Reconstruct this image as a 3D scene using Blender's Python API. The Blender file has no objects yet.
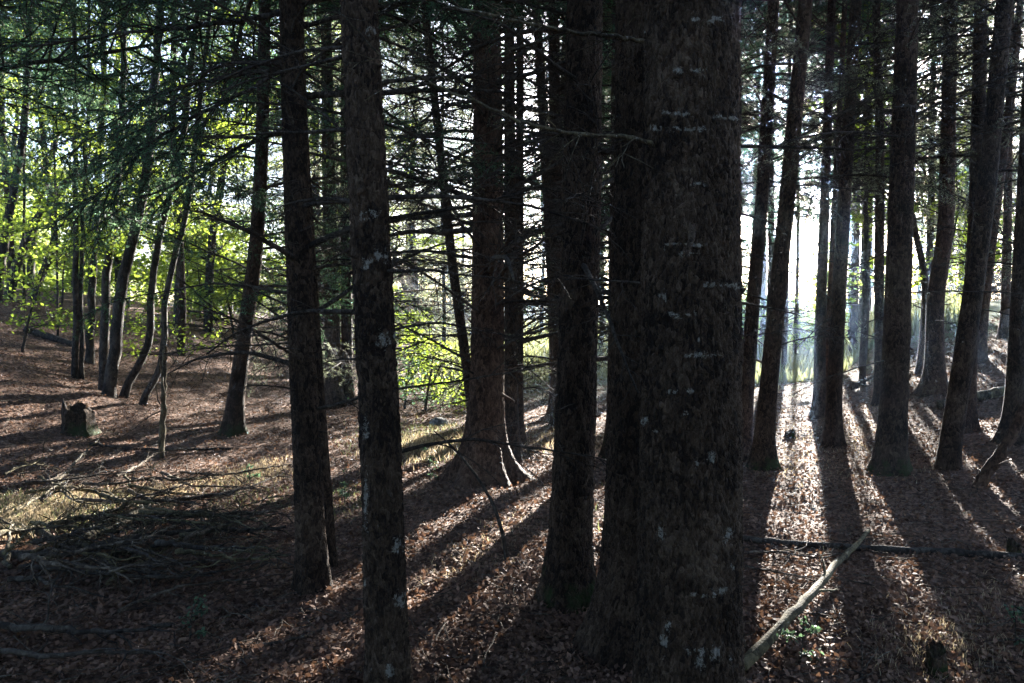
import bpy, math, random
import numpy as np
from mathutils import Vector, Matrix, noise

R = math.radians
S = bpy.context.scene
COL = S.collection
random.seed(7)
rng = np.random.default_rng(7)

# ------------------------------------------------------------------ camera, sky, sun, exposure
PITCH = 3.0
F = 740.0                       # focal length in pixels of the 1024 px wide frame
CAM = np.array([0.0, 0.0, 1.6])
cam = bpy.data.objects.new('camera', bpy.data.cameras.new('camera'))
COL.objects.link(cam)
cam.location = CAM
cam.rotation_euler = (R(90 - PITCH), 0, 0)
cam.data.sensor_width = 36
cam.data.lens = 36 * F / 1024
cam.data.clip_start = .05
cam.data.clip_end = 2000
S.camera = cam

SUN_AZ, SUN_EL = R(21.1), R(12.6)
TO_SUN = Vector((math.sin(SUN_AZ) * math.cos(SUN_EL), math.cos(SUN_AZ) * math.cos(SUN_EL), math.sin(SUN_EL)))
world = bpy.data.worlds.new('World')
S.world = world
world.use_nodes = True
sky = world.node_tree.nodes.new('ShaderNodeTexSky')
sky.sky_type = 'NISHITA'
sky.sun_disc = False
sky.sun_elevation = SUN_EL
sky.sun_rotation = SUN_AZ
sky.air_density = .6
sky.dust_density = 1.2
sky.ozone_density = .6
bg = world.node_tree.nodes['Background']
world.node_tree.links.new(sky.outputs[0], bg.inputs[0])
bg.inputs[1].default_value = .05

sun = bpy.data.objects.new('sun', bpy.data.lights.new('sun', 'SUN'))
COL.objects.link(sun)
sun.data.energy = 5.0
sun.data.angle = R(.8)
sun.data.color = (1, .95, .87)
sun.rotation_euler = TO_SUN.to_track_quat('Z', 'Y').to_euler()

S.view_settings.view_transform = 'Standard'
S.view_settings.look = 'None'
S.view_settings.gamma = 1
S.view_settings.exposure = 4.15
S.render.engine = 'CYCLES'
S.cycles.use_denoising = True
S.cycles.max_bounces = 6
S.cycles.diffuse_bounces = 4
S.cycles.transmission_bounces = 4
S.cycles.volume_bounces = 0
S.cycles.sample_clamp_indirect = 6

HAZE = .0016

# ------------------------------------------------------------------ picture geometry helpers
CP, SP = math.cos(R(PITCH)), math.sin(R(PITCH))


def ray(px, py):
    x, u = (px - 512) / F, (341.5 - py) / F
    return np.array([x, CP + u * SP, -SP + u * CP])


def at(px, py, Y):
    d = ray(px, py)
    return CAM + d * (Y / d[1])


def sstep(a, b, x):
    t = np.clip((x - a) / (b - a), 0, 1)
    return t * t * (3 - 2 * t)


_tab = rng.random((256, 256))


def vnoise(x, y):
    xi, yi = np.floor(x).astype(int), np.floor(y).astype(int)
    fx, fy = x - xi, y - yi
    fx, fy = fx * fx * (3 - 2 * fx), fy * fy * (3 - 2 * fy)
    a, b = _tab[xi & 255, yi & 255], _tab[(xi + 1) & 255, yi & 255]
    c, d = _tab[xi & 255, (yi + 1) & 255], _tab[(xi + 1) & 255, (yi + 1) & 255]
    return (a * (1 - fx) + b * fx) * (1 - fy) + (c * (1 - fx) + d * fx) * fy - .5


def ground_h(x, y):
    x, y = np.asarray(x, float), np.asarray(y, float)
    far = 1 - .75 * sstep(16, 40, y)
    lft = .40 * np.logaddexp(0, (-(x + 4.5)) * 2.2) / 2.2
    lft = 2.2 * np.tanh(lft / 2.2)
    rgt = .28 * np.logaddexp(0, (x - 4.0) * 2.2) / 2.2
    rgt = 2.0 * np.tanh(rgt / 2.0)
    rgt = rgt * (1 - .9 * sstep(11, 15, y) * (1 - sstep(.425, .50, x / np.maximum(y, 1))))
    h = lft * sstep(3.5, 8.5, y) * far + rgt * sstep(3.5, 8, y) * far
    h = h + .10 * vnoise(x * .55 + 3, y * .55) + .05 * vnoise(x * 1.7, y * 1.7 + 9)
    h = h + .028 * vnoise(x * 5.1, y * 5.1) + .014 * vnoise(x * 12.3, y * 12.3)
    return h


def hit(px, py, tmax=60):
    d = ray(px, py)
    t = 1.5
    while t < tmax:
        p = CAM + d * t
        if p[2] < ground_h(p[0], p[1]):
            break
        t += .02
    return p


def unit(v):
    return v / (np.linalg.norm(v) + 1e-9)


# ------------------------------------------------------------------ mesh buffers
class Buf:
    def __init__(self):
        self.v, self.f, self.m, self.n = [], [], [], 0

    def add(self, v, f, m=0):
        self.v.append(np.asarray(v, np.float32).reshape(-1, 3))
        f = np.asarray(f, np.int64).reshape(-1, 4)
        self.f.append(f + self.n)
        self.m.append(np.full(len(f), m, np.int32))
        self.n += len(self.v[-1])

    def add_buf(self, b, M=None):
        v, f, m = b.arrays()
        if M is not None:
            v = v @ M[:3, :3].T + M[:3, 3]
        self.v.append(v.astype(np.float32)); self.f.append(f + self.n); self.m.append(m)
        self.n += len(v)

    def arrays(self):
        if len(self.v) != 1:
            self.v, self.f, self.m = [np.concatenate(self.v)], [np.concatenate(self.f)], [np.concatenate(self.m)]
        return self.v[0], self.f[0], self.m[0]

    def mesh(self, name, mats, smooth=False):
        v, f, m = self.arrays()
        me = bpy.data.meshes.new(name)
        me.vertices.add(len(v)); me.vertices.foreach_set('co', v.ravel())
        me.loops.add(len(f) * 4); me.loops.foreach_set('vertex_index', f.ravel().astype(np.int32))
        me.polygons.add(len(f))
        me.polygons.foreach_set('loop_start', np.arange(len(f), dtype=np.int32) * 4)
        me.polygons.foreach_set('material_index', m)
        if smooth:
            me.polygons.foreach_set('use_smooth', np.ones(len(f), bool))
        for x in mats:
            me.materials.append(x)
        me.update(calc_edges=True)
        return me


def tube(buf, path, rad, sides=5, m=0):
    path = np.asarray(path, float); k = len(path)
    rad = np.broadcast_to(np.asarray(rad, float), (k,))
    t = np.gradient(path, axis=0)
    t /= np.linalg.norm(t, axis=1)[:, None] + 1e-9
    up = np.array([0, 0, 1.0]) if abs(unit(path[-1] - path[0])[2]) < .8 else np.array([1.0, 0, 0])
    a = np.cross(t, up); a /= np.linalg.norm(a, axis=1)[:, None] + 1e-9
    b = np.cross(a, t)
    th = np.arange(sides) * 2 * math.pi / sides
    v = path[:, None, :] + rad[:, None, None] * (np.cos(th)[None, :, None] * a[:, None, :] + np.sin(th)[None, :, None] * b[:, None, :])
    i = np.arange(k - 1)[:, None] * sides; j = np.arange(sides)[None, :]; jn = (j + 1) % sides
    buf.add(v, np.stack([i + j, i + jn, i + sides + jn, i + sides + j], -1), m)


def wander(p0, d, length, n, wig, droop=0.0, r=rng):
    """n+1 points of a crooked path"""
    p, d = np.array(p0, float), unit(np.array(d, float))
    out = [p.copy()]
    st = length / n
    for _ in range(n):
        d = unit(d + r.normal(0, wig, 3) + np.array([0, 0, droop / n]))
        p = p + d * st
        out.append(p.copy())
    return np.array(out)


def sample(path, t):
    x = t * (len(path) - 1); i = min(int(x), len(path) - 2)
    return path[i] + (path[i + 1] - path[i]) * (x - i), unit(path[i + 1] - path[i])


def needles(buf, path, per_m, length, width, m, r=rng, spread=1.0):
    path = np.asarray(path)
    seg = np.linalg.norm(np.diff(path, axis=0), axis=1)
    n = max(2, int(seg.sum() * per_m))
    t = r.random(n) * (len(path) - 1.001)
    i = t.astype(int)
    base = path[i] + (path[i + 1] - path[i]) * (t - i)[:, None]
    d = path[i + 1] - path[i]; d /= np.linalg.norm(d, axis=1)[:, None] + 1e-9
    q = r.normal(size=(n, 3)); q[:, 2] *= .7
    q -= d * (q * d).sum(1)[:, None]; q /= np.linalg.norm(q, axis=1)[:, None] + 1e-9
    e = d * .75 + q * spread; e /= np.linalg.norm(e, axis=1)[:, None]
    s = np.cross(e, r.normal(size=(n, 3))); s /= np.linalg.norm(s, axis=1)[:, None] + 1e-9
    L = (length * r.uniform(.7, 1.2, n))[:, None]
    w = width / 2
    v = np.stack([base - s * w, base + s * w, base + e * L + s * w * .4, base + e * L - s * w * .4], 1)
    buf.add(v, np.arange(n * 4).reshape(n, 4), m)


def leaves(buf, centers, size, m, r=rng, flat=.6, vary=(.6, 1.3)):
    n = len(centers)
    nrm = r.normal(size=(n, 3)) * np.array([1, 1, 1]) * (1 - flat) + np.array([0, 0, 1.0]) * flat
    nrm /= np.linalg.norm(nrm, axis=1)[:, None]
    d = np.cross(nrm, r.normal(size=(n, 3))); d /= np.linalg.norm(d, axis=1)[:, None] + 1e-9
    s = np.cross(nrm, d)
    L = (size * r.uniform(*vary, n))[:, None]
    c = np.asarray(centers)
    v = np.stack([c, c + d * L * .5 + s * L * .32 - nrm * L * .06, c + d * L - nrm * L * .1, c + d * L * .5 - s * L * .32 + nrm * L * .08], 1)
    buf.add(v, np.arange(n * 4).reshape(n, 4), m)


# ------------------------------------------------------------------ materials
def mat(name):
    m = bpy.data.materials.new(name); m.use_nodes = True
    nt = m.node_tree
    for n in list(nt.nodes):
        nt.nodes.remove(n)
    return m, nt, nt.nodes, nt.links


def ramp(N, stops):
    r = N.new('ShaderNodeValToRGB'); e = r.color_ramp.elements
    while len(e) < len(stops):
        e.new(.5)
    for k, (p, c) in enumerate(stops):
        e[k].position = p; e[k].color = (*c, 1)
    return r


def noise_node(N, L, vec, scale, detail=4, rough=.6):
    n = N.new('ShaderNodeTexNoise'); n.inputs['Scale'].default_value = scale
    n.inputs['Detail'].default_value = detail; n.inputs['Roughness'].default_value = rough
    if vec is not None:
        L.new(vec, n.inputs['Vector'])
    return n


def bark_mat(name, dark, mid, light, lichen=.0, moss=False, scl=1.0, attr=False, bump=.012):
    m, nt, N, L = mat(name)
    out = N.new('ShaderNodeOutputMaterial'); b = N.new('ShaderNodeBsdfPrincipled')
    L.new(b.outputs[0], out.inputs[0])
    b.inputs['Roughness'].default_value = .9; b.inputs['Specular IOR Level'].default_value = .2
    tc = N.new('ShaderNodeTexCoord'); oi = N.new('ShaderNodeObjectInfo')
    off = N.new('ShaderNodeVectorMath'); off.operation = 'MULTIPLY_ADD'
    cx = N.new('ShaderNodeCombineXYZ')
    for k in range(3):
        L.new(oi.outputs['Random'], cx.inputs[k])
    L.new(cx.outputs[0], off.inputs[0]); off.inputs[1].default_value = (13, 17, 29)
    L.new(tc.outputs['Object'], off.inputs[2])
    mp = N.new('ShaderNodeMapping'); mp.inputs['Scale'].default_value = (1, 1, .5)
    L.new(off.outputs[0], mp.inputs[0])
    wn = noise_node(N, L, mp.outputs[0], 9 * scl, 3)
    wa = N.new('ShaderNodeVectorMath'); wa.operation = 'MULTIPLY_ADD'; wa.inputs[1].default_value = (.09, .09, .09)
    L.new(wn.outputs['Color'], wa.inputs[0]); L.new(mp.outputs[0], wa.inputs[2])
    vo = N.new('ShaderNodeTexVoronoi'); vo.feature = 'DISTANCE_TO_EDGE'; vo.inputs['Scale'].default_value = 58 * scl
    L.new(wa.outputs[0], vo.inputs['Vector'])
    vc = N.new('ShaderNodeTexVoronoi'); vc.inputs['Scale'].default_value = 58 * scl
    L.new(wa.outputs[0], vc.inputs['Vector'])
    fn = noise_node(N, L, mp.outputs[0], 120 * scl, 5, .75)
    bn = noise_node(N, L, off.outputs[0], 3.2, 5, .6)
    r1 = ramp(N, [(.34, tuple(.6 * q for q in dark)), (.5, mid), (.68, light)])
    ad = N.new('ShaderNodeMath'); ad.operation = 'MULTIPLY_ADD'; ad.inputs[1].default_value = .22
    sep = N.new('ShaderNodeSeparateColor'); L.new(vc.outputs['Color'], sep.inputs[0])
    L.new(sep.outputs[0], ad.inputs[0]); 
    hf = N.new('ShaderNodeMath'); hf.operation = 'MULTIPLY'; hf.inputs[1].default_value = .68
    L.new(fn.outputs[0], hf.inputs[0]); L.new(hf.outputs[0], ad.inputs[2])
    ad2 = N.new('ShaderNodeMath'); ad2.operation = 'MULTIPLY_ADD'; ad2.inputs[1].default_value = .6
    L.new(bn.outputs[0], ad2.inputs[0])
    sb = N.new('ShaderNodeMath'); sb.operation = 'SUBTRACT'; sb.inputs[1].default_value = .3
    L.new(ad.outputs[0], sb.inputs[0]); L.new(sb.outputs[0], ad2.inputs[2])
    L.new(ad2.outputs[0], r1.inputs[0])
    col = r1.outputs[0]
    if lichen or attr:
        ln = noise_node(N, L, off.outputs[0], 42, 8, .8)
        ln2 = noise_node(N, L, off.outputs[0], 2.3, 2)
        if attr:
            at_ = N.new('ShaderNodeAttribute'); at_.attribute_name = 'lichen'
            mm = N.new('ShaderNodeMath'); mm.operation = 'MULTIPLY_ADD'; mm.inputs[1].default_value = .23
            L.new(at_.outputs['Fac'], mm.inputs[0]); L.new(ln.outputs[0], mm.inputs[2])
            lr = ramp(N, [(.66, (0, 0, 0)), (.72, (.85, .85, .85))])
            L.new(mm.outputs[0], lr.inputs[0])
        else:
            mm = N.new('ShaderNodeMath'); mm.operation = 'MULTIPLY_ADD'; mm.inputs[1].default_value = .5
            L.new(ln2.outputs[0], mm.inputs[0]); L.new(ln.outputs[0], mm.inputs[2])
            lr = ramp(N, [(.93 - lichen, (0, 0, 0)), (.97 - lichen, (1, 1, 1))])
            L.new(mm.outputs[0], lr.inputs[0])
        mx = N.new('ShaderNodeMixRGB'); L.new(lr.outputs[0], mx.inputs[0]); L.new(col, mx.inputs[1])
        mx.inputs[2].default_value = (.26, .245, .21, 1)
        col = mx.outputs[0]
    if moss:
        sx = N.new('ShaderNodeSeparateXYZ'); L.new(tc.outputs['Object'], sx.inputs[0])
        mn = noise_node(N, L, tc.outputs['Object'], 7, 5, .7)
        k = N.new('ShaderNodeMath'); k.operation = 'MULTIPLY_ADD'; k.inputs[1].default_value = -.9
        L.new(sx.outputs[2], k.inputs[0]); L.new(mn.outputs[0], k.inputs[2])
        mr = ramp(N, [(.40, (0, 0, 0)), (.56, (1, 1, 1))]); L.new(k.outputs[0], mr.inputs[0])
        mx = N.new('ShaderNodeMixRGB'); L.new(mr.outputs[0], mx.inputs[0]); L.new(col, mx.inputs[1])
        mx.inputs[2].default_value = (.025, .038, .010, 1)
        col = mx.outputs[0]
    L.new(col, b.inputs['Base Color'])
    ck = N.new('ShaderNodeMath'); ck.operation = 'SMOOTH_MIN' ; ck.inputs[1].default_value = .12; ck.inputs[2].default_value = .1
    L.new(vo.outputs['Distance'], ck.inputs[0])
    hh = N.new('ShaderNodeMath'); hh.operation = 'MULTIPLY_ADD'; hh.inputs[1].default_value = 4.0
    L.new(ck.outputs[0], hh.inputs[0]); L.new(fn.outputs[0], hh.inputs[2])
    bp = N.new('ShaderNodeBump'); bp.inputs['Strength'].default_value = 1; bp.inputs['Distance'].default_value = bump
    L.new(hh.outputs[0], bp.inputs['Height']); L.new(bp.outputs[0], b.inputs['Normal'])
    return m


def leaf_mat(name, ca, cb, trans, tcol, rough=.6, gscale=1.2, spec=.3):
    m, nt, N, L = mat(name)
    out = N.new('ShaderNodeOutputMaterial')
    b = N.new('ShaderNodeBsdfPrincipled'); b.inputs['Roughness'].default_value = rough
    b.inputs['Specular IOR Level'].default_value = spec
    tr = N.new('ShaderNodeBsdfTranslucent'); mx = N.new('ShaderNodeMixShader'); mx.inputs[0].default_value = trans
    geo = N.new('ShaderNodeNewGeometry')
    oi = N.new('ShaderNodeObjectInfo')
    n1 = noise_node(N, L, geo.outputs['Position'], gscale, 3)
    rd = N.new('ShaderNodeMath'); rd.operation = 'MULTIPLY_ADD'; rd.inputs[1].default_value = .5
    L.new(geo.outputs['Random Per Island'], rd.inputs[0]); 
    h = N.new('ShaderNodeMath'); h.operation = 'MULTIPLY_ADD'; h.inputs[1].default_value = .9; h.inputs[2].default_value = -.2
    L.new(n1.outputs[0], h.inputs[0]); L.new(h.outputs[0], rd.inputs[2])
    r = ramp(N, [(.15, ca), (.85, cb)]); L.new(rd.outputs[0], r.inputs[0])
    L.new(r.outputs[0], b.inputs['Base Color'])
    r2 = ramp(N, [(.15, tuple(.6 * x for x in tcol)), (.85, tcol)]); L.new(rd.outputs[0], r2.inputs[0])
    L.new(r2.outputs[0], tr.inputs[0])
    L.new(b.outputs[0], mx.inputs[1]); L.new(tr.outputs[0], mx.inputs[2]); L.new(mx.outputs[0], out.inputs[0])
    return m


M = {}
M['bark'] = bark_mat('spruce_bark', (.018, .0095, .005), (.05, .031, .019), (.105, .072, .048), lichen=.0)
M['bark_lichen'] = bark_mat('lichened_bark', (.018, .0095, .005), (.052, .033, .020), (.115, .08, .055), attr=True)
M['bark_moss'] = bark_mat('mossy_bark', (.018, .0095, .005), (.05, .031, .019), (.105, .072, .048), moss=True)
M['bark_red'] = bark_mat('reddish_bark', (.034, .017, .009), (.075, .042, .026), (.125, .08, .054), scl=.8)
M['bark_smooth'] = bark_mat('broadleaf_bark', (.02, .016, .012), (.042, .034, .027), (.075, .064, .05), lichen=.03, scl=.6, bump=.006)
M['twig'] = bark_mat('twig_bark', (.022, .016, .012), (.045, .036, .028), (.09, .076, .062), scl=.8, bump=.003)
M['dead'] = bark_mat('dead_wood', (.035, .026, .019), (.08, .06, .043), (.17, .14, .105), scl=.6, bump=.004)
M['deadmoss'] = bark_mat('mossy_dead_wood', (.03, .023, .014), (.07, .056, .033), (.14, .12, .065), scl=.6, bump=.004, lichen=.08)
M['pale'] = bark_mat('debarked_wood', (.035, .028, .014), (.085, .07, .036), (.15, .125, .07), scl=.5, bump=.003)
M['needle'] = leaf_mat('spruce_needles', (.02, .05, .032), (.048, .10, .062), .4, (.12, .24, .11))
M['needle_grey'] = leaf_mat('grey_needles', (.07, .08, .055), (.15, .16, .11), .5, (.34, .37, .23))
M['leaf'] = leaf_mat('broad_leaves', (.035, .07, .014), (.075, .13, .03), .5, (.38, .50, .06))
M['leaf_cool'] = leaf_mat('cool_leaves', (.028, .055, .04), (.055, .095, .06), .45, (.13, .22, .11))
M['leaf_lit'] = leaf_mat('lit_leaves', (.06, .09, .03), (.11, .14, .055), .5, (.5, .56, .17))  # brighter leaf copy: strong light on the far left trees put into the colour
M['grass'] = leaf_mat('meadow_grass', (.07, .085, .035), (.14, .15, .07), .5, (.30, .32, .14))
M['straw'] = leaf_mat('dry_grass', (.20, .155, .09), (.40, .32, .21), .45, (.48, .38, .23))
M['floor_grass'] = leaf_mat('floor_grass', (.05, .06, .03), (.10, .11, .055), .4, (.2, .22, .09))
M['litter'] = leaf_mat('leaf_litter', (.024, .012, .008), (.24, .145, .10), .15, (.22, .12, .07), rough=.7, gscale=2.5, spec=.10)
M['stone'] = bark_mat('pale_stone', (.12, .115, .10), (.22, .22, .21), (.32, .32, .30), scl=.3)

# ground material
m, nt, N, L = mat('forest_floor')
out = N.new('ShaderNodeOutputMaterial'); b = N.new('ShaderNodeBsdfPrincipled'); L.new(b.outputs[0], out.inputs[0])
b.inputs['Roughness'].default_value = .95; b.inputs['Specular IOR Level'].default_value = .15
geo = N.new('ShaderNodeNewGeometry')
n1 = noise_node(N, L, geo.outputs['Position'], 1.1, 5); n2 = noise_node(N, L, geo.outputs['Position'], 38, 6, .75)
vo = N.new('ShaderNodeTexVoronoi'); vo.inputs['Scale'].default_value = 32; L.new(geo.outputs['Position'], vo.inputs['Vector'])
sp = N.new('ShaderNodeSeparateColor'); L.new(vo.outputs['Color'], sp.inputs[0])
a1 = N.new('ShaderNodeMath'); a1.operation = 'MULTIPLY_ADD'; a1.inputs[1].default_value = .35
L.new(sp.outputs[0], a1.inputs[0]); L.new(n2.outputs[0], a1.inputs[2])
r = ramp(N, [(.35, (.024, .0135, .009)), (.62, (.08, .048, .034)), (.85, (.20, .125, .09))]); L.new(a1.outputs[0], r.inputs[0])
# grass tint far out
sx = N.new('ShaderNodeSeparateXYZ'); L.new(geo.outputs['Position'], sx.inputs[0])
yy = N.new('ShaderNodeMath'); yy.operation = 'MULTIPLY_ADD'; yy.inputs[1].default_value = 6; L.new(n1.outputs[0], yy.inputs[0]); L.new(sx.outputs[1], yy.inputs[2])
xr = N.new('ShaderNodeMapRange'); xr.inputs[1].default_value = -3; xr.inputs[2].default_value = 1; L.new(sx.outputs[0], xr.inputs[0])
xm = N.new('ShaderNodeMath'); xm.operation = 'MULTIPLY'; L.new(xr.outputs[0], xm.inputs[1])
gr = N.new('ShaderNodeMapRange'); gr.inputs[1].default_value = 14; gr.inputs[2].default_value = 18; L.new(yy.outputs[0], gr.inputs[0])
mx = N.new('ShaderNodeMixRGB'); L.new(gr.outputs[0], xm.inputs[0]); L.new(xm.outputs[0], mx.inputs[0]); L.new(r.outputs[0], mx.inputs[1]); mx.inputs[2].default_value = (.12, .14, .05, 1)
L.new(mx.outputs[0], b.inputs['Base Color'])
bp = N.new('ShaderNodeBump'); bp.inputs['Distance'].default_value = .02; L.new(a1.outputs[0], bp.inputs['Height']); L.new(bp.outputs[0], b.inputs['Normal'])
M['ground'] = m


# ------------------------------------------------------------------ object helpers
def obj(name, me, parent=None, loc=None):
    o = bpy.data.objects.new(name, me); COL.objects.link(o)
    if loc is not None:
        o.location = loc
    if parent:
        o.parent = parent
    return o


def tag(o, label=None, cat=None, group=None, kind=None):
    if label: o['label'] = label
    if cat: o['category'] = cat
    if group: o['group'] = group
    if kind: o['kind'] = kind
    return o


def empty(name, loc, label, cat, group=None):
    o = bpy.data.objects.new(name, None); COL.objects.link(o)
    o.location = loc; o.empty_display_size = .2
    return tag(o, label, cat, group)


# ------------------------------------------------------------------ ground
xs = np.concatenate([-np.geomspace(14.2, 420, 34)[::-1], np.arange(-14, 14.01, .075), np.geomspace(14.2, 420, 34)])
ys = np.concatenate([-np.geomspace(.5, 200, 20)[::-1], np.arange(0, 2, .25), np.arange(2, 17, .07), np.geomspace(17.1, 600, 60)])
X, Y = np.meshgrid(xs, ys)
Z = ground_h(X, Y)
V = np.stack([X, Y, Z], -1)
nx, ny = len(xs), len(ys)
i = np.arange(ny - 1)[:, None] * nx + np.arange(nx - 1)[None, :]
B = Buf(); B.add(V, np.stack([i, i + 1, i + 1 + nx, i + nx], -1))
tag(obj('ground', B.mesh('ground', [M['ground']], True)), kind='structure')

# leaf litter
n = 300000
u = rng.random(n); Yl = 2.0 + 13 * u ** 1.7
Xl = rng.uniform(-.80, .80, n) * (Yl + .6)
P = np.stack([Xl, Yl, ground_h(Xl, Yl) + rng.uniform(.0, .02, n)], -1)
B = Buf()
leaves(B, P, .0245, 0, flat=.62, vary=(.35, 1.6))
tag(obj('leaf_litter', B.mesh('leaf_litter', [M['litter']])), 'brown dry leaves strewn over the forest floor', 'leaf litter', kind='stuff')

# fine twig litter
B = Buf()
for k in range(2600):
    y = 2.2 + 11 * rng.random() ** 1.6; x = rng.uniform(-.8, .8) * (y + .5); a = rng.random() * 6.28
    ln = rng.uniform(.06, .35)
    t = np.linspace(-.5, .5, 4) * ln
    px, py = x + t * math.cos(a) + rng.normal(0, .01, 4), y + t * math.sin(a) + rng.normal(0, .01, 4)
    tube(B, np.stack([px, py, ground_h(px, py) + rng.uniform(.008, .03, 4)], -1), rng.uniform(.0015, .004), 3)
tag(obj('twig_litter', B.mesh('twig_litter', [M['dead']])), 'thin dead twigs scattered among the fallen leaves', 'twig litter', kind='stuff')


# ------------------------------------------------------------------ branch library (along +X, twigs spread in XY)
def make_branch(kind, seed, thick=1.0):
    r = np.random.default_rng(seed)
    b = Buf()
    Lm = 1.5
    droop = {'dead': -.35, 'sparse': -.5, 'live': -.45}[kind] * r.uniform(.4, 1.5)
    path = wander((0, 0, 0), (1, 0, .25), Lm, 10, .06, droop, r)
    tube(b, path, np.linspace(.012, .003, 11) * thick, 5, 0)
    ns = {'dead': 15, 'sparse': 22, 'live': 30}[kind]
    for k in range(ns):
        t = .12 + .86 * (k + r.random()) / ns
        p, d = sample(path, t)
        side = 1 if k % 2 else -1
        ang = r.uniform(.6, 1.05)
        dd = np.array([d[0] * math.cos(ang) - side * d[1] * math.sin(ang), side * math.sin(ang) * d[0] + d[1] * math.cos(ang), d[2] + r.normal(0, .22)])
        ln = (.12 + .62 * (1 - t) * min(1, t * 4)) * r.uniform(.5, 1.25)
        if kind == 'dead' and r.random() < .25:
            ln *= .3
        sp = wander(p, dd, ln, 5, .12, droop * .7, r)
        tube(b, sp, np.linspace(.0048, .0016, 6), 3, 0)
        nt_ = int(ln / (.055 if kind == 'live' else .09)) + 1
        if kind == 'live' and t > .25 or kind == 'sparse' and t > .6:
            needles(b, sp, 130, .022, .0036, 1, r)
        for q in range(nt_):
            tt = .2 + .78 * r.random()
            p2, d2 = sample(sp, tt)
            s2 = 1 if q % 2 else -1
            a2 = r.uniform(.5, 1.0)
            e2 = np.array([d2[0] * math.cos(a2) - s2 * d2[1] * math.sin(a2), s2 * math.sin(a2) * d2[0] + d2[1] * math.cos(a2), d2[2] + r.normal(0, .2)])
            l2 = ln * r.uniform(.15, .45) * (1.15 - tt)+.03
            s3 = wander(p2, e2, l2, 2, .15, droop * .5, r)
            tube(b, s3, (.0024, .0018, .001), 3, 0)
            if kind == 'live' and t > .2 or kind == 'sparse' and (t > .45 and r.random() < .8):
                needles(b, s3, 170, .02, .0036, 1, r)
    if kind == 'live':
        needles(b, path[6:], 130, .022, .0036, 1, r)
    return b


BR = {k: [make_branch(k, s * 11 + q) for q in range(n)] for k, n, s in (('dead', 8, 1), ('sparse', 6, 2), ('live', 7, 3))}
BRM = {'dead': [b.mesh('dead_branch', [M['twig']]) for b in BR['dead']],
       'sparse': [b.mesh('sparse_branch', [M['twig'], M['needle_grey']]) for b in BR['sparse']],
       'live': [b.mesh('needled_branch', [M['twig'], M['needle']]) for b in BR['live']]}
BRM['limb'] = [make_branch('dead', 500 + q, 1.9).mesh('dead_branch', [M['twig']]) for q in range(7)]
BNAME = {'limb': 'dead_branch', 'dead': 'dead_branch', 'sparse': 'dead_branch', 'live': 'needled_branch'}


def branch_matrix(p, az, tilt, s, roll=0):
    return Matrix.Translation(p) @ Matrix.Rotation(az, 4, 'Z') @ Matrix.Rotation(-tilt, 4, 'Y') @ Matrix.Rotation(roll, 4, 'X') @ Matrix.Scale(s, 4)


# crown that tops a spruce above the frame: about seven metres of needled whorls
def reduced(kind, seed):
    r = np.random.default_rng(seed)
    b = Buf()
    path = wander((0, 0, 0), (1, 0, .1), 1.5, 5, .07, -.5, r)
    tube(b, path, np.linspace(.014, .004, 6), 3, 0)
    ns = 16
    for k in range(ns):
        t = .1 + .9 * (k + r.random()) / ns
        p, d = sample(path, min(t, .99)); side = 1 if k % 2 else -1
        ang = r.uniform(.6, 1.0)
        dd = np.array([d[0] * math.cos(ang) - side * d[1] * math.sin(ang), side * math.sin(ang) * d[0] + d[1] * math.cos(ang), d[2] - .12 + r.normal(0, .15)])
        ln = (.15 + .6 * (1 - t)) * r.uniform(.6, 1.25)
        sp = wander(p, dd, ln, 3, .12, -.4, r)
        tube(b, sp, np.linspace(.004, .002, 4), 3, 0)
        if kind == 'live' or (kind == 'sparse' and t > .35 and r.random() < .75):
            needles(b, sp, 70, .055, .010, 1, r, .8)
        for q in range(int(ln / .16)):
            p2, d2 = sample(sp, .25 + .7 * r.random())
            e2 = d2 + r.normal(0, .55, 3) * np.array([1, 1, .4])
            s3 = wander(p2, e2, ln * r.uniform(.2, .5), 2, .1, -.4, r)
            if kind != 'dead':
                needles(b, s3, 75, .055, .010, 1, r, .8)
            else:
                tube(b, s3, (.003, .002, .0015), 3, 0)
    return b


RED = {k: [reduced(k, 300 + 17 * q + z) for q in range(6)] for z, k in enumerate(('dead', 'sparse', 'live'))}


def crown_buf(z0, z1, rad, kinds, seed, per=5, step=.38, tip=.25, zdead=None):
    """whorls from z0 to z1; radius rad at z0 shrinking to tip at z1"""
    r = np.random.default_rng(seed); b = Buf()
    z = z0
    while z < z1:
        f = (z - z0) / (z1 - z0)
        rr = rad * (1 - f) ** .8 + tip
        for q in range(per):
            a = r.random() * 6.28
            k = kinds if isinstance(kinds, str) else (kinds[0] if z < zdead + r.normal(0, .8) else kinds[1])
            s = rr / 1.5 * r.uniform(.6, 1.15)
            Mx = branch_matrix(Vector((.05 * math.cos(a), .05 * math.sin(a), z + r.uniform(-.15, .15))), a, r.normal(.02, .16) + .25 * f, s, r.normal(0, .25))
            b.add_buf(RED[k][r.integers(6)], np.array(Mx))
        z += step * r.uniform(.8, 1.2)
    return b


CROWN = [crown_buf(0, 8.5, 1.9, 'live', 50 + k).mesh('crown', [M['twig'], M['needle']]) for k in range(3)]


# ------------------------------------------------------------------ trunks
def spline(P, z):
    P = np.asarray(P); o = np.argsort(P[:, 2]); P = P[o]
    # smooth interpolation: piecewise linear, lightly smoothed
    zz = P[:, 2]
    acc = 0
    for dz in (-.25, -.12, 0, .12, .25):
        acc = acc + np.stack([np.interp(np.clip(z + dz, zz[0], zz[-1]), zz, P[:, k]) for k in (0, 1)], -1)
    return acc / 5


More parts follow.
